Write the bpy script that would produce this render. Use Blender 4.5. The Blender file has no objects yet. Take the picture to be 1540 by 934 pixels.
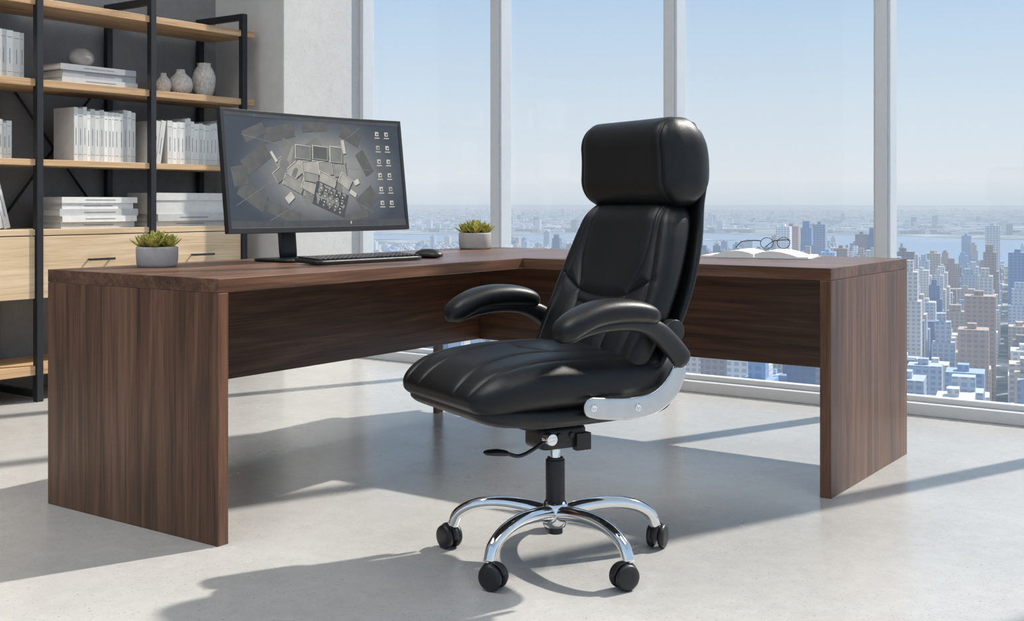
import bpy, math, random
import numpy as np
from mathutils import Vector, Matrix
random.seed(7)
S=bpy.context.scene
S.view_settings.view_transform='Standard'
S.view_settings.look='None'

# ---------------------------------------------------------------- materials
def srgb(r,g,b):
    f=lambda c:(c/255/12.92) if c/255<=0.04045 else ((c/255+0.055)/1.055)**2.4
    return (f(r),f(g),f(b),1)
class NT:
    def __init__(s,name):
        s.m=bpy.data.materials.new(name); s.m.use_nodes=True
        s.t=s.m.node_tree; s.b=s.t.nodes['Principled BSDF']; s.out=s.t.nodes['Material Output']
    def n(s,typ,**k):
        x=s.t.nodes.new(typ)
        for a,b in k.items(): setattr(x,a,b)
        return x
    def l(s,a,b): s.t.links.new(a,b)
    def coords(s,scale=(1,1,1),rot=(0,0,0)):
        c=s.n('ShaderNodeTexCoord'); m=s.n('ShaderNodeMapping')
        m.inputs['Scale'].default_value=scale; m.inputs['Rotation'].default_value=rot
        s.l(c.outputs['Object'],m.inputs['Vector']); return m.outputs['Vector']
    def noise(s,vec,scale,detail=4,rough=.5,dist=0):
        n=s.n('ShaderNodeTexNoise'); n.inputs['Scale'].default_value=scale
        n.inputs['Detail'].default_value=detail; n.inputs['Roughness'].default_value=rough
        n.inputs['Distortion'].default_value=dist
        s.l(vec,n.inputs['Vector']); return n.outputs['Fac']
    def ramp(s,fac,stops):
        r=s.n('ShaderNodeValToRGB'); e=r.color_ramp.elements
        e[0].position,e[0].color=stops[0]; e[1].position,e[1].color=stops[-1]
        for p,c in stops[1:-1]:
            q=e.new(p); q.color=c
        s.l(fac,r.inputs['Fac']); return r.outputs['Color']
    def bump(s,h,strength,dist=.01):
        b=s.n('ShaderNodeBump'); b.inputs['Strength'].default_value=strength; b.inputs['Distance'].default_value=dist
        s.l(h,b.inputs['Height']); s.l(b.outputs['Normal'],s.b.inputs['Normal'])
    def mixc(s,f,a,b,mode='MIX'):
        m=s.n('ShaderNodeMix',data_type='RGBA',blend_type=mode)
        for sock,v in ((m.inputs[0],f),(m.inputs[6],a),(m.inputs[7],b)):
            if hasattr(v,'links'): s.l(v,sock)
            else: sock.default_value=v
        return m.outputs[2]
    def math(s,op,a,b=0.0,c=None):
        m=s.n('ShaderNodeMath',operation=op)
        for i,v in enumerate((a,b) if c is None else (a,b,c)):
            if hasattr(v,'links'): s.l(v,m.inputs[i])
            else: m.inputs[i].default_value=v
        return m.outputs[0]

def plain(name,col,rough=.5,metal=0,var=.12,vs=30,bump=0,bs=200,coat=0):
    t=NT(name); v=t.coords()
    f=t.noise(v,vs,5)
    c0=tuple(c*(1-var) for c in col[:3])+(1,); c1=tuple(min(1,c*(1+var)) for c in col[:3])+(1,)
    t.l(t.ramp(f,[(.3,c0),(.7,c1)]),t.b.inputs['Base Color'])
    t.b.inputs['Roughness'].default_value=rough; t.b.inputs['Metallic'].default_value=metal
    if coat: t.b.inputs['Coat Weight'].default_value=coat
    if bump: t.bump(t.noise(v,bs,4),bump,.002)
    return t.m
def wood(name,axis,dark,mid,light,rough=.35,sc=1):
    t=NT(name)
    s=[22*sc]*3; s[axis]=1.1*sc
    v=t.coords(tuple(s)); 
    f1=t.noise(v,1.0,7,.6,1.2)
    s2=[140*sc]*3; s2[axis]=3*sc
    v2=t.coords(tuple(s2)); f2=t.noise(v2,1,3,.6)
    s3=[6*sc]*3; s3[axis]=.5*sc
    f3=t.noise(t.coords(tuple(s3)),1,2,.5)
    f=t.math('ADD',t.math('MULTIPLY',f1,.5),t.math('MULTIPLY',f2,.25))
    f=t.math('ADD',f,t.math('MULTIPLY',f3,.25))
    c=t.ramp(f,[(.38,dark),(.5,mid),(.62,light)])
    t.l(c,t.b.inputs['Base Color']); t.b.inputs['Roughness'].default_value=rough
    t.bump(f2,.12,.002); return t.m
WD=(srgb(61,41,30),srgb(98,67,49),srgb(128,92,70))
wal=[wood('walnut_%s'%a,i,*WD,rough=.36) for i,a in enumerate('xyz')]
OK=(srgb(150,115,80),srgb(188,152,112),srgb(208,176,136))
oak=wood('oak',1,*OK,rough=.5)
oakl=wood('oak_pale',1,srgb(180,152,118),srgb(204,178,144),srgb(220,197,165),rough=.5)
steel=plain('black_steel',srgb(42,43,46),.45,.3)
leather=plain('black_leather',(.0052,.0054,.006),.41,0,.1,60,.25,420)
leather.node_tree.nodes['Principled BSDF'].inputs['Specular IOR Level'].default_value=.40
plastic=plain('black_plastic',(.012,.012,.013),.42)
chrome=plain('chrome',(.82,.82,.83),.08,1,.02)
brushed=plain('brushed_aluminium',(.62,.63,.64),.3,1,.05)
white_fr=plain('window_frame_paint',srgb(205,206,206),.45,0,.02)
pot_m=plain('pot_concrete',srgb(170,166,163),.8,0,.08,40,.3,150)
soil=plain('soil',srgb(60,48,38),.95)
paper=plain('paper',srgb(222,221,216),.8,0,.03)
cov=[plain('book_cover_%d'%i,srgb(*c),.6,0,.05) for i,c in enumerate([(205,204,200),(186,186,184),(222,220,215),(158,160,162),(118,120,124)])]
ink=plain('ink',srgb(120,122,126),.7)
def ceramic():
    t=NT('ribbed_ceramic'); v=t.coords()
    f=t.noise(v,60,4); t.l(t.ramp(f,[(.3,srgb(176,168,160)),(.7,srgb(214,208,200))]),t.b.inputs['Base Color'])
    t.b.inputs['Roughness'].default_value=.65
    w=t.n('ShaderNodeTexWave',wave_type='BANDS',bands_direction='Y'); w.inputs['Scale'].default_value=28; w.inputs['Distortion'].default_value=1.5
    t.l(v,w.inputs['Vector']); t.bump(w.outputs['Fac'],.5,.004); return t.m
ceram=ceramic()
stone=plain('grey_stone',srgb(150,145,140),.7,0,.3,18,.4,60)
def leaf():
    t=NT('succulent_leaf'); v=t.coords()
    f=t.noise(v,45,3)
    t.l(t.ramp(f,[(.3,srgb(90,104,46)),(.48,srgb(156,152,64)),(.62,srgb(208,190,98))]),t.b.inputs['Base Color'])
    t.b.inputs['Roughness'].default_value=.45; return t.m
leafm=leaf()
def concrete(name,a,b,rough,bs=.15,sc=1.2,spk=.35):
    t=NT(name); v=t.coords()
    f=t.math('ADD',t.math('MULTIPLY',t.noise(v,sc,8,.62),.6),t.math('MULTIPLY',t.noise(v,sc*14,8,.7),.4))
    c=t.ramp(f,[(.34,a),(.66,b)])
    sp=t.noise(v,120,2,.5)
    c=t.mixc(t.math('MULTIPLY',t.math('GREATER_THAN',sp,.66),spk),c,tuple(x*.5 for x in a[:3])+(1,))
    t.l(c,t.b.inputs['Base Color'])
    r=t.n('ShaderNodeMapRange'); t.l(t.noise(v,3,5),r.inputs[0]); r.inputs[3].default_value=rough-.08; r.inputs[4].default_value=rough+.1
    t.l(r.outputs[0],t.b.inputs['Roughness'])
    t.bump(t.noise(v,sc*20,6,.6),bs,.004); return t.m
floor_m=concrete('polished_concrete',srgb(164,162,158),srgb(184,182,178),.25,.04,1.4,.5)
wall_dk=concrete('grey_concrete_wall',srgb(124,123,122),srgb(146,145,144),.85,.3)
wall_lt=concrete('light_plaster_wall',srgb(190,187,182),srgb(208,205,200),.85,.2)
ceil_m=concrete('white_ceiling',srgb(225,224,222),srgb(235,234,232),.8,.05)
def glassm(name,f):
    t=NT(name); tr=t.n('ShaderNodeBsdfTransparent'); gl=t.n('ShaderNodeBsdfGlossy'); mx=t.n('ShaderNodeMixShader')
    gl.inputs['Roughness'].default_value=.02; tr.inputs[0].default_value=(1,1,1,1)
    mx.inputs[0].default_value=f; t.l(tr.outputs[0],mx.inputs[1]); t.l(gl.outputs[0],mx.inputs[2]); t.l(mx.outputs[0],t.out.inputs[0]); return t.m
glass_w=glassm('window_glass',.02); lens_m=glassm('spectacle_lens',.05)
def emis(name,col,st=1.0,noise=0,ns=40):
    t=NT(name); t.b.inputs['Base Color'].default_value=(.01,.01,.01,1); t.b.inputs['Roughness'].default_value=.25
    if noise:
        f=t.noise(t.coords(),ns,4); c0=tuple(x*(1-noise) for x in col[:3])+(1,)
        t.l(t.ramp(f,[(.3,c0),(.7,col)]),t.b.inputs['Emission Color'])
    else: t.b.inputs['Emission Color'].default_value=col
    t.b.inputs['Emission Strength'].default_value=st; return t.m

# ---------------------------------------------------------------- mesh builder
def interp(xs,ys,x):
    n=len(xs)
    if x<=xs[0]: return ys[0]+(ys[1]-ys[0])/(xs[1]-xs[0])*(x-xs[0])
    if x>=xs[-1]: return ys[-1]+(ys[-1]-ys[-2])/(xs[-1]-xs[-2])*(x-xs[-1])
    i=max(j for j in range(n-1) if xs[j]<=x)
    def m(j):
        if j==0: return (ys[1]-ys[0])/(xs[1]-xs[0])
        if j==n-1: return (ys[-1]-ys[-2])/(xs[-1]-xs[-2])
        return (ys[j+1]-ys[j-1])/(xs[j+1]-xs[j-1])
    h=xs[i+1]-xs[i]; t=(x-xs[i])/h
    return (2*t**3-3*t*t+1)*ys[i]+(t**3-2*t*t+t)*h*m(i)+(-2*t**3+3*t*t)*ys[i+1]+(t**3-t*t)*h*m(i+1)
class MB:
    def __init__(s): s.v=[];s.f=[];s.mi=[];s.sm=[];s.mats=[];s.M=Matrix.Identity(4)
    def mat(s,m):
        if m not in s.mats: s.mats.append(m)
        return s.mats.index(m)
    def add(s,vs,fs,m,smooth=False):
        o=len(s.v); s.v+=[tuple(s.M@Vector(p)) for p in vs]; k=s.mat(m)
        for f in fs: s.f.append([i+o for i in f]); s.mi.append(k); s.sm.append(smooth)
    def box(s,a,b,m):
        x0,y0,z0=a;x1,y1,z1=b
        s.add([(x0,y0,z0),(x1,y0,z0),(x1,y1,z0),(x0,y1,z0),(x0,y0,z1),(x1,y0,z1),(x1,y1,z1),(x0,y1,z1)],
          [(0,3,2,1),(4,5,6,7),(0,1,5,4),(1,2,6,5),(2,3,7,6),(3,0,4,7)],m)
    def lathe(s,prof,m,c=(0,0,0),n=32,axis='z',smooth=True):
        vs=[];fs=[]
        for r,h in prof:
            for i in range(n):
                a=2*math.pi*i/n; p=(r*math.cos(a),r*math.sin(a),h)
                if axis=='y': p=(p[0],p[2],-p[1])
                elif axis=='x': p=(p[2],p[0],p[1])
                vs.append((p[0]+c[0],p[1]+c[1],p[2]+c[2]))
        for j in range(len(prof)-1):
            for i in range(n):
                k=(i+1)%n; fs.append((j*n+i,j*n+k,(j+1)*n+k,(j+1)*n+i))
        fs.append(tuple(range(n-1,-1,-1))); fs.append(tuple((len(prof)-1)*n+i for i in range(n)))
        s.add(vs,fs,m,smooth)
    def cyl(s,c,r,h,m,axis='z',n=28,bev=.0015):
        s.lathe([(r-bev,0),(r-bev*.3,bev*.3),(r,bev),(r,h-bev),(r-bev*.3,h-bev*.3),(r-bev,h)],m,c,n,axis)
    def sweep(s,pts,rad,side,m,n=20,N=60,e=2.0,cap=None,follow=False):
        P=[Vector(p) for p in pts]; k=len(P)
        L=[0]
        for i in range(1,k): L.append(L[-1]+(P[i]-P[i-1]).length)
        T=L[-1]
        def at(t): return Vector([interp(L,[p[j] for p in P],t) for j in range(3)])
        ts=[T*(0.5-0.5*math.cos(math.pi*i/N)) if cap else T*i/N for i in range(N+1)]
        vs=[];fs=[];side=Vector(side).normalized()
        for t in ts:
            p=at(t); tg=(at(min(T,t+1e-4))-at(max(0,t-1e-4))).normalized()
            nr=tg.cross(side).normalized(); sd=nr.cross(tg).normalized() if follow else side
            a=interp(L,[r[0] for r in rad],t); b=interp(L,[r[1] for r in rad],t)
            if cap:
                d=min(t,T-t)
                if d<cap: q=math.sqrt(max(1e-4,1-(1-d/cap)**2)); a*=q;b*=q
            for i in range(n):
                w=2*math.pi*i/n; c,q=math.cos(w),math.sin(w)
                c=math.copysign(abs(c)**(2/e),c); q=math.copysign(abs(q)**(2/e),q)
                vs.append(p+sd*a*c+nr*b*q)
        for j in range(N):
            for i in range(n):
                kk=(i+1)%n; fs.append((j*n+i,j*n+kk,(j+1)*n+kk,(j+1)*n+i))
        fs.append(tuple(range(n-1,-1,-1))); fs.append(tuple(N*n+i for i in range(n)))
        s.add(vs,fs,m,True)
    def pad(s,h,r,n,m,deform=None):
        idx={};vs=[];fs=[]
        def V(p):
            k=tuple(round(c,5) for c in p)
            if k not in idx:
                q=[p[i]*h[i] for i in range(3)]
                inner=[max(-(h[i]-r[i]),min(h[i]-r[i],q[i])) for i in range(3)]
                d=[(q[i]-inner[i])/r[i] for i in range(3)]
                l=math.sqrt(sum(c*c for c in d))
                if l>0: 
                    mx=max(abs(c) for c in d)
                    d=[c/l*mx for c in d]
                q=[inner[i]+d[i]*r[i] for i in range(3)]
                if deform: q=deform(*q)
                idx[k]=len(vs); vs.append(tuple(q))
            return idx[k]
        for ax in range(3):
            u,w=(ax+1)%3,(ax+2)%3
            for sg in (-1,1):
                for i in range(n[u]):
                    for j in range(n[w]):
                        q=[]
                        for a,b in ((i,j),(i+1,j),(i+1,j+1),(i,j+1)):
                            p=[0,0,0]; p[ax]=sg; p[u]=-1+2*a/n[u]; p[w]=-1+2*b/n[w]; q.append(V(p))
                        fs.append(tuple(q) if sg>0 else tuple(q[::-1]))
        s.add(vs,fs,m,True)
    def build(s,name,parent=None,bevel=0,origin=None):
        me=bpy.data.meshes.new(name); o0=Vector(origin) if origin else Vector((0,0,0))
        me.from_pydata([tuple(Vector(p)-o0) for p in s.v],[],s.f); 
        for m in s.mats: me.materials.append(m)
        me.polygons.foreach_set('material_index',s.mi); me.polygons.foreach_set('use_smooth',s.sm); me.update()
        o=bpy.data.objects.new(name,me); S.collection.objects.link(o); o.location=o0
        if parent: o.parent=parent
        if bevel:
            b=o.modifiers.new('bevel','BEVEL'); b.width=bevel; b.segments=2; b.limit_method='ANGLE'; b.angle_limit=math.radians(40)
        return o
def group(name,loc,rz=0):
    e=bpy.data.objects.new(name,None); e.empty_display_size=.1; e.location=loc; e.rotation_euler=(0,0,rz); S.collection.objects.link(e); return e

# ---------------------------------------------------------------- camera
YAW=math.radians(35.2)
H=.963
cam=bpy.data.cameras.new('camera'); co=bpy.data.objects.new('camera',cam); S.collection.objects.link(co)
co.location=(0,0,H); co.rotation_euler=(math.radians(90),0,YAW)
cam.sensor_width=36; cam.lens=36*1740/1540; cam.shift_y=-162/1540; cam.clip_start=.05; cam.clip_end=200000
S.camera=co

# ---------------------------------------------------------------- room
CZ=4.6; YE=5.46
def boxobj(name,a,b,m,bevel=0):
    mb=MB(); mb.box(a,b,m); return mb.build(name,bevel=bevel,origin=((a[0]+b[0])/2,(a[1]+b[1])/2,a[2]))
boxobj('floor',(-5.9,-5,-.25),(5,YE,0),floor_m)
boxobj('ceiling',(-5.9,-1.5,CZ),(5,YE,CZ+.2),ceil_m)
boxobj('wall_left',(-5.72,-5,0),(-5.52,YE,CZ),wall_dk)
mb=MB(); mb.box((-5.52,4.70,0),(-4.93,YE,CZ),wall_lt); mb.build('wall_column',bevel=.004,origin=(-5.2,5.1,0))
edges=[-4.93,-3.92,-2.81,-1.72,-.63,.46,1.55,2.64,3.73,4.82]
boxobj('trim_1',(-4.93,5.34,0),(5,YE,.055),white_fr,.004)
for i in range(len(edges)-1):
    x0,x1=edges[i],edges[i+1]; mb=MB()
    w=.078 if i else .03
    mb.box((x0,5.34,.055),(x0+w,5.44,CZ),white_fr)
    if i: mb.box((x0+.012,5.325,.055),(x0+w-.012,5.34,CZ),white_fr)
    mb.box((x0+w,5.39,.055),(x1,5.44,.08),white_fr)
    mb.box((x0+w,5.385,CZ-.06),(x1,5.44,CZ),white_fr)
    mb.box((x0+w,5.410,.08),(x1,5.416,CZ-.06),glass_w)
    mb.build('window_%d'%(i+1),bevel=.003,origin=((x0+x1)/2,5.4,.055))

# ---------------------------------------------------------------- desk
desk=group('office_desk',(-2.93,3.3,0)); OD=(-2.93,3.3,0)
def dpart(name,a,b,m,bev=.002):
    mb=MB(); d=OD; mb.box([a[i]-d[i] for i in range(3)],[b[i]-d[i] for i in range(3)],m); return mb.build(name,parent=desk,bevel=bev)
dpart('main_top',(-3.350,2.17,.71),(-2.537,4.50,.75),wal[1])
dpart('return_top',(-2.5365,3.67,.71),(-1.320,4.50,.75),wal[0])
dpart('end_panel_main',(-3.350,2.17,0),(-2.537,2.208,.7095),wal[2])
dpart('end_panel_return',(-1.358,3.67,0),(-1.320,4.50,.7095),wal[2])
dpart('modesty_panel_main',(-3.325,2.208,.315),(-3.30,4.46,.7095),wal[1])
dpart('modesty_panel_return',(-3.30,4.41,.315),(-1.358,4.435,.7095),wal[0])
dpart('corner_leg',(-3.349,4.12,0),(-3.3255,4.165,.7095),wal[2])

# ---------------------------------------------------------------- bookshelf
BX=-5.09; BK=-5.50
shelf=group('bookshelf',(-5.3,3.2,0)); OS=Vector((-5.3,3.2,0))
def spart(name,boxes,m,bev=.0015,mb=None):
    mb=mb or MB(); mb.M=Matrix.Translation(-OS)
    for a,b in boxes: mb.box(a,b,m)
    return mb.build(name,parent=shelf,bevel=bev)
ys=[1.94,2.60,3.258,3.920,4.553]
for i,y in enumerate(ys):
    spart('post_frame_%d'%i,[((BX-.035,y-.017,0),(BX,y+.017,2.05)),((BK,y-.017,0),(BK+.035,y+.017,2.05)),((BK+.035,y-.017,2.015),(BX-.035,y+.017,2.05)),
          ((BK+.035,y-.017,.02),(BX-.035,y+.017,.05))],steel)
ye=ys[-1]+.1
for i,(z,th) in enumerate([(1.955,.035),(1.562,.035),(1.174,.03),(.175,.045)]):
    spart('shelf_board_%d'%i,[((BK+.036,1.85,z-th),(BX-.036,ye-.02,z))]+[((BX-.036,a+.018,z-th),(BX-.012,b-.018,z)) for a,b in zip([1.83]+ys,ys+[ye])],oak)
spart('cabinet_body',[((BK+.036,1.95,.497),(BX-.05,4.53,.834))],oakl)
for i in range(4):
    a,b=ys[i]+.02,ys[i+1]-.02
    spart('drawer_front_%d'%i,[((BX-.05,a,.50),(BX-.014,b,.80)),((BX-.05,a-.002,.805),(BX-.014,b+.002,.834))],oakl)
    c=(a+b)/2+.01; 
    spart('drawer_handle_%d'%i,[((BX+.006,c-.075,.672),(BX+.014,c+.075,.684)),((BX-.014,c-.07,.674),(BX+.006,c-.06,.682)),((BX-.014,c+.06,.674),(BX+.006,c+.07,.682))],steel)
for i in (0,2):
    mb=MB(); mb.M=Matrix.Translation(-OS)
    a,b=ys[i]+.01,ys[i+1]-.01
    for (z0,z1) in ((.84,1.66),(1.66,.84)):
        mb.sweep([(BK+.012,a,z0),(BK+.012,b,z1)],[(.007,.007)]*2,(1,0,0),steel,n=8,N=2)
    mb.build('cross_brace_%d'%i,parent=shelf)

def marks(mb,x,y0,y1,z0,z1):
    if y1-y0<.014: return
    c=(y0+y1)/2; mb.box((x,c-.0016,z0+(z1-z0)*.3),(x+.0006,c+.0016,z0+(z1-z0)*.62),ink)
    mb.box((x,y0+.004,z0+(z1-z0)*.85),(x+.0006,y1-.005,z0+(z1-z0)*.862),ink)
    mb.box((x,y0+.004,z0+(z1-z0)*.12),(x+.0006,y1-.005,z0+(z1-z0)*.128),ink)
def upright(name,y0,y1,z,hmin,hmax,x=-5.15,lean=0):
    mb=MB(); y=y0
    while y<y1-.012:
        t=random.uniform(.014,.036); t=min(t,y1-y)
        h=random.uniform(hmin,hmax); d=random.uniform(.17,.21); cm=random.choice([cov[0],cov[0],cov[2],cov[2],cov[1]])
        mb.box((x-d,y,z),(x,y+.0025,z+h),cm); mb.box((x-d,y+t-.0035,z),(x,y+t-.001,z+h),cm); mb.box((x-.003,y+.0025,z),(x,y+t-.0035,z+h),cm)
        mb.box((x-d+.006,y+.0025,z+.003),(x-.003,y+t-.0035,z+h-.005),paper)
        marks(mb,x,y,y+t-.001,z,z+h); y+=t
    return mb.build(name,origin=(x-.1,(y0+y1)/2,z))
def stack(name,y0,y1,z,ts,x=-5.14,cm=None,extra=None):
    mb=MB()
    for k,t in enumerate(ts):
        a=y0+random.uniform(0,.03); b=y1-random.uniform(0,.03); d=random.uniform(.2,.24); c=cm[k] if cm else random.choice(cov[:3]); xx=x-random.uniform(0,.015)
        mb.box((xx-d,a,z),(xx,b,z+.003),c); mb.box((xx-d,a,z+t-.003),(xx,b,z+t),c); mb.box((xx-.003,a,z+.003),(xx,b,z+t-.003),c)
        mb.box((xx-d+.006,a+.005,z+.003),(xx-.003,b-.005,z+t-.003),paper)
        mb.box((xx,a+(b-a)*.3,z+t*.44),(xx+.0006,a+(b-a)*.7,z+t*.58),ink)
        z+=t
    if extra: extra(mb,z)
    return mb.build(name,origin=(x-.1,(y0+y1)/2,z)),z
_,zt=stack('stacked_books',3.40,3.86,1.562,[.03,.036,.03],cm=[cov[1],cov[3],cov[3]])
mb=MB(); R=[]
for i in range(17):
    a=math.pi*i/16; R.append((max(.002,.066*math.sin(a)),.05-.05*math.cos(a)))
R=R[:14]+[(.026,.098),(.022,.09)]
mb.lathe(R,stone,(-5.25,3.59,zt)); mb.build('stone_vase',origin=(-5.25,3.59,zt))
def vase(y,r,h,prof,x=-5.24):
    mb=MB(); n=24; P=[]
    ks=[k for k,_ in prof]; vs=[v for _,v in prof]
    for i in range(n+1): P.append((r*interp(ks,vs,i/n),h*i/n))
    P+= [(P[-1][0]*.75,h),(P[-1][0]*.7,h*.9)]
    mb.lathe(P,ceram,(x,y,1.562)); mb.build('ceramic_vase',origin=(x,y,1.562))
bulb=[(0,.55),(.15,.85),(.4,1),(.65,.85),(.85,.42),(1,.34)]
vase(4.10,.042,.115,bulb); vase(4.215,.068,.145,bulb)
vase(4.38,.066,.195,[(0,.6),(.2,.85),(.55,1),(.8,.8),(.93,.55),(1,.62)])
upright('upright_books',3.483,3.85,1.174,.25,.275)
upright('upright_books',4.055,4.49,1.174,.215,.26)
mb=MB(); mb.M=Matrix.Translation((-5.15,3.945,1.174))@Matrix.Rotation(math.radians(-9),4,'X')
for k in range(2):
    mb.box((-.2,.0+.034*k,0.002),(0,.031+.034*k,.235+.01*k),cov[0]); mb.box((0,.014+.034*k,.06),(.0006,.018+.034*k,.15),ink)
mb.build('leaning_books',origin=(-5.25,3.95,1.174))
upright('upright_books',2.75,3.21,1.562,.20,.26)
upright('upright_books',2.70,3.15,1.174,.15,.19)
stack('stacked_books',3.395,3.865,.834,[.032,.03,.036,.03,.03])
def bx(mb,z):
    mb.box((-5.37,3.97,z),(-5.15,4.46,z+.075),cov[0]); mb.box((-5.375,3.965,z+.075),(-5.145,4.465,z+.115),cov[0])
stack('storage_box_and_books',3.96,4.48,.834,[.03,.038],extra=bx)
mb=MB(); mb.M=Matrix.Translation((-5.15,3.11,.834))@Matrix.Rotation(math.radians(14),4,'X')
for k in range(4):
    mb.box((-.2,-.034*k,.004+.008*k),(0,.031-.034*k,.285-.01*k),cov[k%3]); mb.box((0,.014-.034*k,.06),(.0006,.018-.034*k,.18),ink)
mb.build('leaning_books',origin=(-5.25,3.1,.834))

# ---------------------------------------------------------------- monitor
mon=group('computer_monitor',(-3.022,3.062,.75),math.radians(-3.6))
W,Hh,Rr=.87,.43,5.0
tilt=Matrix.Rotation(math.radians(-6.7),4,'Y'); off=Matrix.Translation((0,0,.322))@tilt
def scr(u,v,o=0):
    s=u*W; return (s*s/(2*Rr)-.009+o, s, v*Hh)
def screen_bg():
    t=NT('monitor_display'); t.b.inputs['Base Color'].default_value=(.012,.013,.015,1); t.b.inputs['Roughness'].default_value=.28
    v=t.coords(); sp=t.n('ShaderNodeSeparateXYZ'); t.l(v,sp.inputs[0])
    yy=t.math('DIVIDE',t.math('SUBTRACT',sp.outputs['Y'],.02),.42); zz=t.math('DIVIDE',t.math('SUBTRACT',sp.outputs['Z'],.322),.24)
    d=t.math('SQRT',t.math('ADD',t.math('MULTIPLY',yy,yy),t.math('MULTIPLY',zz,zz)))
    c=t.ramp(d,[(0,srgb(170,169,164)),(.4,srgb(142,141,138)),(.72,srgb(92,95,99)),(1,srgb(54,60,69))])
    f=t.noise(v,16,5); c=t.mixc(.35,c,t.ramp(f,[(.3,(.5,.5,.5,1)),(.7,(1,1,1,1))]),'MULTIPLY')
    t.l(c,t.b.inputs['Emission Color']); t.b.inputs['Emission Strength'].default_value=1.0; return t.m
disp=screen_bg()
mb=MB(); mb.M=off
NU=40
def slab(u0,u1,v0,v1,of,ob,m):
    vs=[];fs=[]
    for i in range(NU+1):
        u=u0+(u1-u0)*i/NU
        vs+= [scr(u,v0,of),scr(u,v1,of),scr(u,v1,ob),scr(u,v0,ob)]
    for i in range(NU):
        a=4*i;b=a+4
        fs+=[(a,b,b+1,a+1),(a+1,b+1,b+2,a+2),(a+2,b+2,b+3,a+3),(a+3,b+3,b,a)]
    fs+=[(0,1,2,3),(4*NU+3,4*NU+2,4*NU+1,4*NU)]
    mb.add(vs,fs,m,False)
slab(-.5,.5,-.5,.5,-.004,-.022,plastic)
slab(-.5,-.484,-.5,.5,0,-.004,plastic); slab(.484,.5,-.5,.5,0,-.004,plastic)
slab(-.484,.484,.478,.5,0,-.004,plastic); slab(-.484,.484,-.5,-.458,0,-.004,plastic)
slab(-.3,.3,-.32,.3,-.022,-.045,plastic)
mb.build('housing',parent=mon,bevel=.001)
mb=MB(); mb.M=off; slab(-.484,.484,-.458,.478,-.0025,-.0039,disp); mb.build('display',parent=mon)
# picture on the display: a flat aerial image of an architectural site model
g=[emis('display_tone_%d'%i,srgb(*c),1.0,.25,30) for i,c in enumerate([(74,75,76),(128,127,122),(154,152,145),(178,174,165),(206,202,190),(96,95,92)])]
mb=MB(); mb.M=off
LN=[0]
def poly(q,m):
    LN[0]+=1; o=-.0024+LN[0]*.000006
    n=6; vs=[];fs=[]
    for i in range(n+1):
        for j in range(3):
            a,b=i/n,j/2
            u=(q[0][0]*(1-a)+q[1][0]*a)*(1-b)+(q[3][0]*(1-a)+q[2][0]*a)*b
            v=(q[0][1]*(1-a)+q[1][1]*a)*(1-b)+(q[3][1]*(1-a)+q[2][1]*a)*b
            vs.append(scr(u,v,o))
    for i in range(n):
        for j in range(2): k=i*3+j; fs.append((k,k+3,k+4,k+1))
    mb.add(vs,fs,m)
def rect(cu,cv,w,h,ang,m):
    a=math.radians(ang); q=[]
    for sx,sy in ((-1,-1),(1,-1),(1,1),(-1,1)):
        x,y=sx*w/2,sy*h/2; X=x*math.cos(a)-y*math.sin(a); Y=x*math.sin(a)+y*math.cos(a)
        q.append((cu+X,cv+Y*2.0))
    poly(q,m)
def line(u0,v0,u1,v1,w,m):
    dx,dy=(u1-u0),(v1-v0)/2.0; L=math.hypot(dx,dy); rect((u0+u1)/2,(v0+v1)/2,L,w,math.degrees(math.atan2(dy,dx)),m)
def room(cu,cv,w,h,a,fl=2,wl=4):
    rect(cu+.005,cv-.012,w,h,a,g[0]); rect(cu,cv,w,h,a,g[wl]); rect(cu+.001,cv-.002,w-.006,h-.005,a,g[5]); rect(cu+.002,cv-.005,w-.009,h-.008,a,g[fl])
rn=random.Random(3)
# surrounding plots, low contrast
for (cu,cv,w,h,a) in [(-.33,.10,.15,.07,32),(-.36,-.2,.15,.07,-30),(-.2,.33,.17,.06,12),(.0,.40,.14,.04,5),(.2,.34,.11,.06,-24),(.27,.10,.11,.05,-60),(.27,-.22,.11,.07,35),(-.2,-.34,.17,.05,-18),(-.33,.32,.12,.05,22),(.2,-.37,.14,.03,8),(-.42,-.04,.08,.08,10)]:
    rect(cu,cv,w+.002,h+.002,a,g[0]); rect(cu-.001,cv+.002,w,h,a,g[5])
for (a,b,c,d) in [(-.45,-.28,-.18,.0),(-.4,.3,-.1,.2),(.12,.24,.26,.42),(.12,-.16,.3,-.34),(-.3,-.42,-.05,-.2),(.15,.05,.3,.04)]:
    line(a,b,c,d,.002,g[1])
# light base slab of the complex
rect(-.03,.03,.36,.17,-16,g[1]); rect(-.03,.02,.23,.22,32,g[1]); rect(.02,.03,.28,.19,8,g[2]); rect(-.08,.02,.2,.18,-16,g[2])
for cu,cv,w,h,a,f_,w_ in [(-.175,.10,.10,.055,34,2,3),(-.20,.0,.09,.05,34,1,3),(-.12,.03,.09,.06,34,3,4),(-.14,-.09,.11,.05,-24,2,3),(-.05,-.11,.09,.05,-24,3,4),(-.04,.05,.09,.06,4,3,4),(.045,.05,.08,.06,4,2,4),
    (.05,-.05,.10,.045,-20,3,4),(.125,.04,.07,.06,4,2,3),(.15,-.06,.07,.05,-34,3,4),(-.04,-.03,.08,.04,-8,2,3),(-.075,.18,.085,.06,-4,1,4),(.02,.18,.085,.06,-4,5,4),(.11,.17,.07,.07,-4,1,4)]:
    room(cu,cv,w,h,a,f_,w_)
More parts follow.
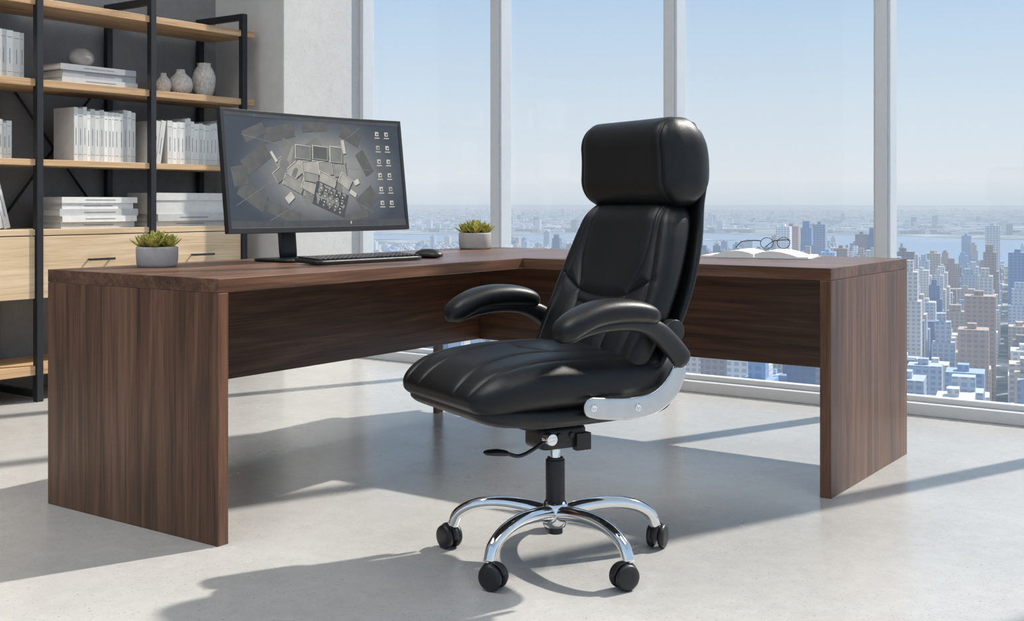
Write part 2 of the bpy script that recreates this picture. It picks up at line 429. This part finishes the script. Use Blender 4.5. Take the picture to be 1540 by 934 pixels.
# dark inner court block with fitted rooms
rect(.06,-.225,.185,.105,-20,g[0]); rect(.06,-.215,.17,.092,-20,g[2])
for k in range(5):
    for j in range(3):
        a=math.radians(-20); x=(k-2)*.031; y=(j-1)*.026
        rect(.06+x*math.cos(a)-y*math.sin(a),-.215+2*(x*math.sin(a)+y*math.cos(a)),.026,.021,-20,g[rn.choice([0,5,0,1])])
        rect(.06+x*math.cos(a)-y*math.sin(a)+rn.uniform(-.005,.005),-.215+2*(x*math.sin(a)+y*math.cos(a)),.008,.006,-20,g[4])
for cu,cv,w,h,a in [(-.165,-.21,.045,.032,38),(-.235,.13,.013,.05,34),(.215,-.07,.03,.022,24),(.155,.24,.018,.06,8),(.19,-.17,.04,.02,-30)]:
    rect(cu+.003,cv-.01,w,h,a,g[0]); rect(cu,cv,w,h,a,g[4])
for r_ in range(6):
    for c_ in range(2):
        u=.355+.055*c_; v=.37-.125*r_
        rect(u,v,.020,.019,0,g[rn.choice([4,3,4])]); rect(u+.002,v-.003,.010,.009,0,g[rn.choice([0,5])]); rect(u,v-.037,.030,.004,0,g[4])
rect(0,-.43,.968,.027,0,g[0])
for k in range(15): rect(-.17+.026*k,-.425,.012,.012,0,g[rn.choice([2,3,4])])
rect(0,.463,.968,.014,0,g[0])
rect(-.42,.463,.06,.004,0,g[2]); rect(-.34,.463,.05,.004,0,g[2]); rect(.42,.463,.05,.004,0,g[2])
mb.build('display_picture',parent=mon)
mb=MB()
mb.pad((.012,.038,.13),(.006,.012,.01),(4,8,8),plastic,lambda x,y,z:(x-.135-z*.1,y-.045,z+.13))
mb.pad((.045,.04,.03),(.01,.01,.01),(6,6,6),plastic,lambda x,y,z:(x-.095,y-.045,z+.275))
mb.pad((.105,.13,.006),(.02,.03,.003),(12,12,4),plastic,lambda x,y,z:(x-.07,y-.045,z+.006))
mb.build('stand',parent=mon)

# ---------------------------------------------------------------- keyboard, mouse
kb=group('computer_keyboard',(-2.835,3.075,.75),math.radians(-5))
mb=MB(); mb.pad((.066,.25,.008),(.008,.008,.004),(10,20,4),plastic,lambda x,y,z:(x,y,z+.0115-.048*x)); mb.build('case',parent=kb)
mb=MB()
for r_ in range(6):
    y=-.24
    while y<.23:
        w=.0175 if not(r_==0 and -.09<y<.03) else .1
        x=.05-.0195*r_; zz=.0195-.048*x
        mb.box((x-.008,y,zz-.002),(x+.008,y+w,zz+.006),plastic); y+=w+.0035
mb.build('keys',parent=kb,bevel=.0012)
ms=group('computer_mouse',(-2.83,3.455,.75),math.radians(10))
mb=MB()
def md(x,y,z):
    t=(z+.018)/.036; return (x*1.0,y*(1-.12*t),(t*.036)*(1-.35*((x-.0)/.06)**2)*(1-.25*(y/.033)**2)+.0005)
mb.pad((.058,.034,.018),(.032,.03,.014),(24,16,10),plastic,md); mb.build('body',parent=ms)
mb=MB(); mb.cyl((-.028,-.003,.027),.008,.006,steel,axis='y',n=16); mb.build('scroll_wheel',parent=ms)

# ---------------------------------------------------------------- succulents
def plant(x,y,s,seed):
    p=group('potted_succulent',(x,y,.75)); rn=random.Random(seed)
    mb=MB(); r=.068*s; h=.067*s
    mb.lathe([(r*.86,0),(r*.93,.002),(r*.97,.01),(r,h*.5),(r,h*.93),(r*.98,h),(r*.92,h),(r*.9,h*.97),(r*.88,h*.8),(.002,h*.8)],pot_m,n=40); mb.build('pot',parent=p)
    mb=MB(); mb.lathe([(r*.87,h*.8),(r*.87,h*.86),(r*.5,h*.9),(.001,h*.92)],soil,n=24); mb.build('soil',parent=p)
    mb=MB()
    cs=[(0,0,1.2)]+[(r*.58*math.cos(a),r*.58*math.sin(a),.95) for a in (.4,1.6,2.9,4.1,5.3)]
    for cx,cy,sc in cs:
        for k in range(14):
            a=k*2.399+cx*90; q=k/14; el=math.radians(80-52*q); L=(.050+.012*q)*sc*s; w=.0135*sc*s
            d=Vector((math.cos(a)*math.cos(el),math.sin(a)*math.cos(el),math.sin(el))); sd=Vector((-math.sin(a),math.cos(a),0))
            b=Vector((cx,cy,h*.85+.002)); up=Vector((0,0,.2))
            pts=[b,b+d*L*.4,b+d*L*.72+up*L*.12,b+d*L+up*L*.3]
            mb.sweep(pts,[(w*.5,w*.22),(w*.9,w*.30),(w*.75,w*.25),(w*.06,w*.05)],sd,leafm,n=8,N=7)
    mb.build('leaves',parent=p)
plant(-3.19,2.47,1.0,1); plant(-3.22,4.27,1.12,2)

# ---------------------------------------------------------------- open book + glasses
bk=group('open_book',(-1.82,4.27,.75),math.radians(12))
mb=MB()
mb.box((-.215,-.14,0),(.215,.14,.003),cov[3])
for sg in (-1,1):
    n=20; vs=[];fs=[]
    for i in range(n+1):
        t=i/n; x=sg*(.004+.2*t)
        z=.009+.024*max(0,math.sin(math.pi*min(1,t*1.15+.08)))**.8*(1-.5*t)
        vs+=[(x,-.132,.003),(x,-.132,z),(x,.132,z),(x,.132,.003)]
    for i in range(n):
        a=4*i;b=a+4; f=[(a,b,b+1,a+1),(a+1,b+1,b+2,a+2),(a+2,b+2,b+3,a+3),(a+3,b+3,b,a)]
        fs+=f if sg>0 else [q[::-1] for q in f]
    fs+=[(0,1,2,3),(4*n+3,4*n+2,4*n+1,4*n)]
    mb.add(vs,fs,paper)
    for r_ in range(14):
        yy=-.11+.016*r_; q=[]
        for i in range(5):
            t=.28+.6*i/4; z=.0096+.024*max(0,math.sin(math.pi*min(1,t*1.15+.08)))**.8*(1-.5*t)
            q+=[(sg*(.004+.2*t),yy,z+.0002),(sg*(.004+.2*t),yy+.003,z+.0002)]
        mb.add(q,[(2*i,2*i+2,2*i+3,2*i+1) for i in range(4)],ink)
mb.build('pages',parent=bk)
gl=group('eyeglasses',(-1.75,4.25,.7805),math.radians(62)); gl.scale=(1.2,1.2,1.2)
mb=MB()
for sg in (-1,1):
    pts=[(sg*.034+.026*math.cos(a),0,.022+.018*math.sin(a)) for a in [2*math.pi*i/24 for i in range(25)]]
    mb.sweep(pts,[(.0012,.0012)]*25,(0,1,0),steel,n=8,N=48)
    vs=[(sg*.034,0,.022)]+[(sg*.034+.025*math.cos(2*math.pi*i/24),0,.022+.017*math.sin(2*math.pi*i/24)) for i in range(24)]
    mb.add(vs,[(0,i+1,(i+1)%24+1) for i in range(24)],lens_m)
    mb.sweep([(sg*.06,0,.03),(sg*.064,.02,.031),(sg*.066,.09,.024),(sg*.062,.125,.004)],[(.0012,.0016)]*4,(1,0,0),steel,n=8,N=24)
mb.sweep([(-.01,0,.026),(0,0,.031),(.01,0,.026)],[(.0012,.0012)]*3,(0,1,0),steel,n=8,N=10)
mb.build('frame',parent=gl)

# ---------------------------------------------------------------- office chair
def w2(X,D): 
    c,s=math.cos(YAW),math.sin(YAW); return (c*X-s*D, s*X+c*D)
cx,cy=w2(.117,3.13)
ch=group('office_chair',(cx,cy,0),math.radians(210)+YAW)
def segd(px,py,L):
    best=9
    for (ax,ay),(bx_,by) in zip(L[:-1],L[1:]):
        dx,dy=bx_-ax,by-ay; t=max(0,min(1,((px-ax)*dx+(py-ay)*dy)/(dx*dx+dy*dy))); best=min(best,math.hypot(px-ax-t*dx,py-ay-t*dy))
    return best
def smooth_pl(P,n=24):
    L=[0]
    for i in range(1,len(P)): L.append(L[-1]+math.dist(P[i],P[i-1]))
    return [tuple(interp(L,[p[j] for p in P],L[-1]*i/n) for j in (0,1)) for i in range(n+1)]
seams=[]
for sg in(-1,1):
    seams.append(smooth_pl([(.31,sg*.105),(.16,sg*.085),(.05,sg*.10),(-.08,sg*.13),(-.26,sg*.14)]))
    seams.append(smooth_pl([(.31,sg*.185),(.1,sg*.20),(-.1,sg*.205),(-.29,sg*.20)]))
seams.append(smooth_pl([(.02,-.105),(.05,0),(.02,.105)]))
SH=(.305,.262,.063)
def groove(d,wide,deep,ws,ds): return deep*math.exp(-(d/wide)**2)+ds*math.exp(-(d/ws)**2)
def seat_def(x,y,z):
    t=(z+SH[2])/(2*SH[2])
    zz=z
    zz+=t*.016*(1-(y/SH[1])**2)*(1-(x/SH[0])**2)
    if t>.5:
        d=min(segd(x,y,s) for s in seams); zz-=groove(d,.017,.005,.0038,.0058)*min(1,(t-.5)/.35)
    if x>.06: q=(x-.06)/.245; zz-=(.036*t+.010)*q*q
    if x<-.12: zz+=.02*t*((-x-.12)/.17)**1.5
    yy=y*(1-.05*max(0,(x-.1)/.19)**2-.06*max(0,(-x-.1)/.19))
    return (x+.058,yy,zz+.505)
mb=MB(); mb.pad(SH,(.09,.07,.058),(150,130,20),leather,seat_def); mb.build('seat_cushion',parent=ch)
def sb_def(x,y,z):
    if x>.1: z+=.008*((x-.1)/.17)
    yy=y*(1-.05*max(0,(x-.1)/.19)**2)
    return (x+.055,yy,z+.430+.012*(x/.28)**2)
mb=MB(); mb.pad((.294,.25,.032),(.09,.08,.028),(30,30,10),leather,sb_def); mb.build('seat_base',parent=ch)
ZP=[.42,.5,.64,.79,.95,1.08,1.2]; XP=[-.165,-.19,-.258,-.322,-.374,-.390,-.362]
def xb(z): return interp(ZP,XP,z)
def wb(z): return interp([.44,.52,.62,.75,.86,.96,1.05,1.2],[.21,.238,.252,.25,.230,.203,.205,.20],z)
def wrap(y): return .35*y*y
def shell_def(x,y,z):
    Z=z+.814; return (xb(Z)+.018+x+wrap(y)*.8, y/.25*(wb(Z)+.004), Z)
mb=MB(); mb.pad((.018,.25,.372),(.017,.06,.08),(8,50,70),leather,shell_def); mb.build('back_shell',parent=ch)
bs=[]
for sg in(-1,1):
    bs.append(smooth_pl([(sg*.10,.50),(sg*.095,.62),(sg*.115,.72),(sg*.15,.82),(sg*.145,.97)]))
    bs.append(smooth_pl([(sg*.195,.50),(sg*.21,.62),(sg*.205,.75),(sg*.18,.87),(sg*.165,.97)]))
bs.append(smooth_pl([(-.21,.76),(-.11,.715),(0,.705),(.11,.715),(.21,.76)]))
bs.append(smooth_pl([(-.10,.685),(0,.675),(.10,.685)]))
def bc_def(x,y,z):
    Z=z+.73; t=(x+.055)/.11
    w=wb(Z)
    Y=y/.25*w
    th=1.0+.05*max(0,(Z-.7)/.2)
    X=xb(Z)+.03+(t*.113)*th+.014*t*math.exp(-((Z-.60)/.09)**2)*(1-(y/.25)**2)
    if t>.55:
        d=min(segd(Y,Z,s) for s in bs); X-=groove(d,.02,.008,.0038,.0055)*min(1,(t-.55)/.3)
    return (X+wrap(Y),Y,Z)
mb=MB(); mb.pad((.055,.25,.238),(.048,.07,.06),(14,130,130),leather,bc_def); mb.build('back_cushion',parent=ch)
def hd_def(x,y,z):
    Z=z+1.074; t=(x+.062)/.124; Y=y*(1-.03*(z/.12))
    X=xb(Z)+.004+t*.155+.018*t*(1-(z/.122)**2)
    if t>.2:
        d=abs(abs(y)-.185); X-=.004*math.exp(-(d/.0042)**2)*min(1,(t-.2)/.3)
        X-=.005*math.exp(-(d/.018)**2)*min(1,(t-.2)/.3)
    return (X+wrap(Y)*.6,Y,Z)
mb=MB(); mb.pad((.062,.226,.121),(.05,.055,.08),(18,120,60),leather,hd_def); mb.build('headrest',parent=ch)
for nm,sg in (('left',1),('right',-1)):
    y=.292*sg
    mb=MB()
    mb.sweep([(-.125,y,.668),(-.07,y,.686),(.0,y,.693),(.075,y,.687),(.135,y,.664),(.18,y,.630)],
        [(.034,.019),(.045,.028),(.049,.032),(.049,.032),(.048,.030),(.038,.024)],(0,1,0),leather,n=32,N=70,e=2.5,cap=.038)
    mb.build('armrest_pad_'+nm,parent=ch)
    mb=MB()
    mb.sweep([(.16,y,.626),(.10,y,.650),(.02,y,.660),(-.06,y,.657),(-.12,y-.004*sg,.638),(-.175,y-.008*sg,.595),(-.222,y-.01*sg,.545)],
        [(.022,.010),(.03,.014),(.03,.016),(.026,.02),(.021,.026),(.018,.028),(.017,.028)],(0,1,0),plastic,n=24,N=70,e=2.6,cap=.025)
    mb.cyl((-.185,y-.034*sg if sg>0 else y+.006,.632),.03,.028,plastic,axis='y')
    mb.build('armrest_post_'+nm,parent=ch)
    mb=MB(); yb=.268*sg
    mb.sweep([(.085,yb,.460),(.03,yb,.450),(-.06,yb,.443),(-.13,yb,.452),(-.185,yb,.487),(-.218,yb,.545)],
        [(.007,.024),(.007,.027),(.007,.028),(.007,.028),(.007,.027),(.007,.022)],(0,1,0),brushed,n=28,N=60,e=4,cap=.022)
    for sx,sz in((.06,.455),(-.075,.445)):
        mb.lathe([(.010,0),(.010,.003),(.008,.0045),(.004,.0045),(.004,.002),(.0005,.002)] if sg>0 else [(.010,0),(.010,-.003),(.008,-.0045),(.0005,-.0045)],chrome,(sx,yb+.006*sg,sz),20,'y')
    mb.build('arm_bracket_'+nm,parent=ch)
mb=MB()
mb.pad((.07,.05,.03),(.012,.012,.01),(8,8,6),plastic,lambda x,y,z:(x,y,z+.335))
mb.pad((.15,.11,.008),(.02,.02,.004),(8,8,4),plastic,lambda x,y,z:(x+.01,y,z+.385))
mb.box((-.075,.04,.30),(-.03,.062,.345),plastic)
for xx in(-.02,.02): mb.cyl((xx,.046,.343),.008,.010,steel,axis='y',n=16)
mb.cyl((.055,.045,.34),.016,.03,chrome,axis='y')
mb.build('tilt_mechanism',parent=ch,bevel=0)
mb=MB()
mb.sweep([(.05,.04,.335),(.11,.06,.316),(.155,.07,.308),(.19,.07,.318)],[(.005,.005)]*4,(0,1,0),plastic,n=10,N=30)
mb.sweep([(.185,.07,.318),(.22,.07,.324),(.258,.07,.327)],[(.016,.007),(.018,.009),(.014,.006)],(0,1,0),plastic,n=16,N=24,cap=.012)
mb.build('height_lever',parent=ch)
mb=MB(); mb.cyl((0,0,.145),.026,.125,plastic,n=32); mb.cyl((0,0,.266),.022,.01,plastic); mb.build('gas_lift_cover',parent=ch)
mb=MB(); mb.cyl((0,0,.13),.0145,.19,chrome,n=32); 
mb.lathe([(.02,.085),(.030,.09),(.034,.11),(.036,.135),(.034,.15),(.028,.158),(.026,.158)],chrome); mb.build('hub',parent=ch)
mb=MB(); mb.cyl((0,0,.07),.02,.02,plastic); mb.build('hub_cap',parent=ch)
for k in range(5):
    a=math.radians(-120+72*k); d=Vector((math.cos(a),math.sin(a),0)); sd=Vector((-math.sin(a),math.cos(a),0))
    mb=MB(); P=lambda r,z:tuple(d*r+Vector((0,0,z)))
    mb.sweep([P(.015,.124),P(.08,.136),P(.16,.140),P(.232,.128),P(.280,.100),P(.297,.064)],[(.021,.021),(.020,.020),(.018,.0175),(.0175,.0165),(.0165,.016),(.016,.0155)],sd,chrome,n=24,N=50,follow=True)
    mb.build('leg_%d'%(k+1),parent=ch)
    mb=MB(); ca=[a+.5,a+2.6,math.radians(-62),math.radians(178),a-2.3][k]
    mb.M=Matrix.Translation(d*.298)@Matrix.Rotation(ca,4,'Z')
    mb.cyl((0,0,.05),.009,.022,chrome,n=16)
    for sg in(-1,1):
        o=-.026 if sg<0 else .006
        pr=[(.012,0),(.026,.001),(.031,.004),(.033,.009),(.033,.013),(.030,.018),(.024,.020),(.012,.020)]
        mb.lathe(pr,plastic,(-.014,o,.033),32,'y')
    vs=[];fs=[];n=16
    for i in range(n+1):
        t=math.radians(-5+170*i/n)
        for rr,yy in ((.0335,-.010),(.037,-.006),(.037,.006),(.0335,.010)):
            vs.append((-.014+rr*math.cos(t),yy,.033+rr*math.sin(t)))
    for i in range(n):
        for j in range(3): q=i*4+j; fs.append((q,q+1,q+5,q+4))
        q=i*4; fs.append((q+3,q,q+4,q+7))
    mb.add(vs,fs,plastic,True)
    mb.pad((.016,.012,.022),(.006,.006,.006),(4,4,4),plastic,lambda x,y,z:(x-.008,y,z+.045))
    mb.build('caster_%d'%(k+1),parent=ch)

# ---------------------------------------------------------------- city outside
GZ=-185.0
def painted_haze(t,shader):  # aerial haze painted into the material as emission, stronger with distance
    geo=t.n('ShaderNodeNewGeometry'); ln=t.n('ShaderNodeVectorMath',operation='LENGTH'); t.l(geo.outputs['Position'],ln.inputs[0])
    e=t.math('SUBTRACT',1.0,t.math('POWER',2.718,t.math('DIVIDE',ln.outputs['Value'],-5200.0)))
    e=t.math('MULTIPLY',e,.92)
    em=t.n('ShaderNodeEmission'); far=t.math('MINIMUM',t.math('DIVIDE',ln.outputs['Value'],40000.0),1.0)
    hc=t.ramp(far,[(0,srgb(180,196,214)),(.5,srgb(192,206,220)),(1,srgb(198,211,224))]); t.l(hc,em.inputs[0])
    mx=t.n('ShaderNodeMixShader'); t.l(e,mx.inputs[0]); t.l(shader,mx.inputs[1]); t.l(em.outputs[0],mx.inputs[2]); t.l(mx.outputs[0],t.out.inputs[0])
def bmat():
    t=NT('building_facade')
    at=t.n('ShaderNodeAttribute'); at.attribute_name='bcol'
    c=t.n('ShaderNodeTexCoord'); sp=t.n('ShaderNodeSeparateXYZ'); t.l(c.outputs['Object'],sp.inputs[0])
    zf=t.math('FRACT',t.math('DIVIDE',sp.outputs['Z'],3.8)); hf=t.math('FRACT',t.math('DIVIDE',t.math('ADD',sp.outputs['X'],sp.outputs['Y']),4.6))
    win=t.math('MULTIPLY',t.math('GREATER_THAN',zf,.42),t.math('GREATER_THAN',hf,.38))
    nz=t.n('ShaderNodeNewGeometry'); s2=t.n('ShaderNodeSeparateXYZ'); t.l(nz.outputs['Normal'],s2.inputs[0])
    win=t.math('MULTIPLY',win,t.math('LESS_THAN',s2.outputs['Z'],.5))
    col=t.mixc(t.math('MULTIPLY',win,.45),at.outputs['Color'],srgb(92,124,166))
    t.l(col,t.b.inputs['Base Color']); t.b.inputs['Roughness'].default_value=.5
    painted_haze(t,t.b.outputs[0]); return t.m
def gmat():
    t=NT('city_ground'); c=t.coords()
    f=t.noise(c,.0040,10,.8); col=t.ramp(f,[(.38,srgb(70,92,96)),(.48,srgb(120,130,134)),(.56,srgb(186,184,180)),(.64,srgb(240,238,234))])
    t.l(col,t.b.inputs['Base Color']); t.b.inputs['Roughness'].default_value=.9; painted_haze(t,t.b.outputs[0]); return t.m
def wmat():
    t=NT('river_water'); t.b.inputs['Base Color'].default_value=srgb(132,160,188); t.b.inputs['Roughness'].default_value=.5
    t.b.inputs['Specular IOR Level'].default_value=.15
    f=t.noise(t.coords(),.01,4); t.bump(f,.2,1.0); painted_haze(t,t.b.outputs[0]); return t.m
fac=bmat()
rn=random.Random(11)
cv=[];cf=[];cc=[]
def cbox(x0,y0,x1,y1,z0,z1,col):
    o=len(cv)
    cv.extend([(x0,y0,z0),(x1,y0,z0),(x1,y1,z0),(x0,y1,z0),(x0,y0,z1),(x1,y0,z1),(x1,y1,z1),(x0,y1,z1)])
    for f in ((4,5,6,7),(0,1,5,4),(1,2,6,5),(2,3,7,6),(3,0,4,7)): cf.append([i+o for i in f]); cc.append(col)
cols=[srgb(*c) for c in [(226,222,214),(214,206,196),(190,168,154),(238,237,235),(172,186,202),(204,212,222),(214,198,182),(170,160,156),(242,241,239),(140,168,202),(176,198,224),(230,227,220),(194,204,216),(120,140,168)]]
ROT=math.radians(12); cR,sR=math.cos(ROT),math.sin(ROT)
def shore(ang): return 4500+350*math.sin(ang*9)+200*math.sin(ang*23+1)-500*max(0,math.sin((ang-math.radians(128))*3.2))-600*max(0,math.cos((ang-math.radians(101))*6))*(1 if abs(ang-math.radians(101))<.26 else 0)
def farshore(a): return 7000+350*math.sin(a*13)+250*math.sin(a*31)
G=62
for ix in range(-90,40):
    for iy in range(2,90):
        bx0=ix*G; by0=iy*G
        wx=cR*bx0-sR*by0; wy=sR*bx0+cR*by0
        r=math.hypot(wx,wy); ang=math.atan2(wy,wx)
        if wy<350 or r<480 or r>shore(ang): continue
        if not math.radians(75)<ang<math.radians(172): continue
        for a_ in range(2):
            for b_ in range(2):
                if rn.random()<.12: continue
                w=rn.uniform(17,25); d=rn.uniform(17,25); x=bx0+a_*27+rn.uniform(0,2); y=by0+b_*27+rn.uniform(0,2)
                q=rn.random()
                if r<1100: h=rn.uniform(22,72); h=rn.uniform(72,112) if q>.74 else h
                elif r<2000: h=rn.uniform(20,72); h=rn.uniform(80,130) if q>.82 else h
                elif r<2900: h=rn.uniform(12,45); h=rn.uniform(60,115) if q>.91 else h
                else: h=rn.uniform(8,28); h=rn.uniform(35,85) if q>.955 else h
                if q>.985 and 900<r<2400: h=rn.uniform(125,155)
                if ang>math.radians(124) and r>1500: h*=.65
                c=rn.choice(cols); k=rn.uniform(.8,1.1); c=(min(1,c[0]*k),min(1,c[1]*k),min(1,c[2]*k),1)
                if h>60 and rn.random()<.6:
                    cbox(x,y,x+w,y+d,0,h*.72,c); cbox(x+3,y+3,x+w-3,y+d-3,h*.72,h*.92,c); cbox(x+6,y+6,x+w-7,y+d-7,h*.92,h,c)
                else:
                    cbox(x,y,x+w,y+d,0,h,c); cbox(x+w*.3,y+d*.3,x+w*.6,y+d*.7,h,h+4,c)
for k in range(17000):  # far shore
    ang=math.radians(rn.uniform(78,170)); r=7250+rn.random()**1.7*22000
    if math.sin(ang*41+r*.0011)+math.sin(ang*17-r*.0017)>1.1: continue
    wx,wy=r*math.cos(ang),r*math.sin(ang); x=cR*wx+sR*wy; y=-sR*wx+cR*wy
    wv=rn.uniform(60,200) if rn.random()<.3 else rn.uniform(25,70)
    h=rn.uniform(8,26) if rn.random()<.97 else rn.uniform(40,90)
    if h>30: wv=35
    c=rn.choice([cols[3],cols[8],cols[0],cols[5],cols[8],srgb(80,104,112),srgb(110,130,144)])
    cbox(x,y,x+wv,y+wv*.6,0,h,c)
me=bpy.data.meshes.new('city_buildings'); me.from_pydata(cv,[],cf)
at=me.attributes.new('bcol','FLOAT_COLOR','FACE'); at.data.foreach_set('color',[c for q in cc for c in q]); me.materials.append(fac)
o=bpy.data.objects.new('city_buildings',me); o.location=(0,0,GZ); o.rotation_euler=(0,0,ROT); S.collection.objects.link(o)
# ground with river
mb=MB(); mb.add([(-90000,-20000,-3),(90000,-20000,-3),(90000,90000,-3),(-90000,90000,-3)],[(0,1,2,3)],wmat()); o=mb.build('river'); o.location=(0,0,GZ)
mb=MB(); gm=gmat(); n=180; near=[(0,0,0)];fs=[]
for i in range(n+1):
    a=math.radians(60+125*i/n); r=shore(a)+30; near.append((r*math.cos(a),r*math.sin(a),0))
for i in range(n): fs.append((0,i+1,i+2))
mb.add(near,fs,gm)
far=[];fs=[]
for i in range(n+1):
    a=math.radians(60+125*i/n); r=farshore(a)
    far+=[(r*math.cos(a),r*math.sin(a),0),(85000*math.cos(a),85000*math.sin(a),0)]
for i in range(n): fs.append((2*i,2*i+1,2*i+3,2*i+2))
mb.add(far,fs,gm)
for ai,rr,ra,rb in [(119,5900,500,150),(133,5600,900,220),(141,5900,1100,200)]:
    a0=math.radians(ai); vs=[(rr*math.cos(a0),rr*math.sin(a0),0)]
    for i in range(24):
        q=2*math.pi*i/24; tx,ty=ra*math.cos(q),rb*math.sin(q)*(1+.3*math.sin(3*q))
        vs.append((vs[0][0]-math.sin(a0)*tx+math.cos(a0)*ty, vs[0][1]+math.cos(a0)*tx+math.sin(a0)*ty,0))
    mb.add(vs,[(0,i+1,(i+1)%24+1) for i in range(24)],gm)
o=mb.build('city_ground'); o.location=(0,0,GZ)

# ---------------------------------------------------------------- light
w=bpy.data.worlds.new('sky'); S.world=w; w.use_nodes=True; nt=w.node_tree; bg=nt.nodes['Background']
tc=nt.nodes.new('ShaderNodeTexCoord'); sp=nt.nodes.new('ShaderNodeSeparateXYZ'); rp=nt.nodes.new('ShaderNodeValToRGB')
nt.links.new(tc.outputs['Generated'],sp.inputs[0]); nt.links.new(sp.outputs['Z'],rp.inputs['Fac']); nt.links.new(rp.outputs['Color'],bg.inputs['Color'])
e=rp.color_ramp.elements; e[0].position=0; e[0].color=srgb(210,221,231); e[1].position=1; e[1].color=srgb(165,195,230)
for p,c in ((.02,(224,231,237)),(.08,(211,226,238)),(.175,(184,211,237)),(.4,(170,202,234))):
    q=e.new(p); q.color=srgb(*c)
bg.inputs['Strength'].default_value=1.0
sun=bpy.data.lights.new('sun','SUN'); sun.energy=6.0; sun.angle=math.radians(1.1); sun.color=(1,.95,.88)
so=bpy.data.objects.new('sun',sun); S.collection.objects.link(so)
el=math.radians(43); dv=Vector((-.375*math.cos(el),-.925*math.cos(el),-math.sin(el)))
so.rotation_euler=dv.to_track_quat('-Z','Y').to_euler(); so.location=(3,10,8)
for i,(x,y) in enumerate([(-3.1,1.0),(.2,2.2)]):
    L=bpy.data.lights.new('fill_light','AREA'); L.shape='RECTANGLE'; L.size=2.4; L.size_y=1.6; L.energy=[100,35][i]; L.color=(1,.98,.95)  # unseen fill lights added below the ceiling to brighten the interior
    lo=bpy.data.objects.new('fill_light',L); S.collection.objects.link(lo); lo.location=(x,y,CZ-.05)
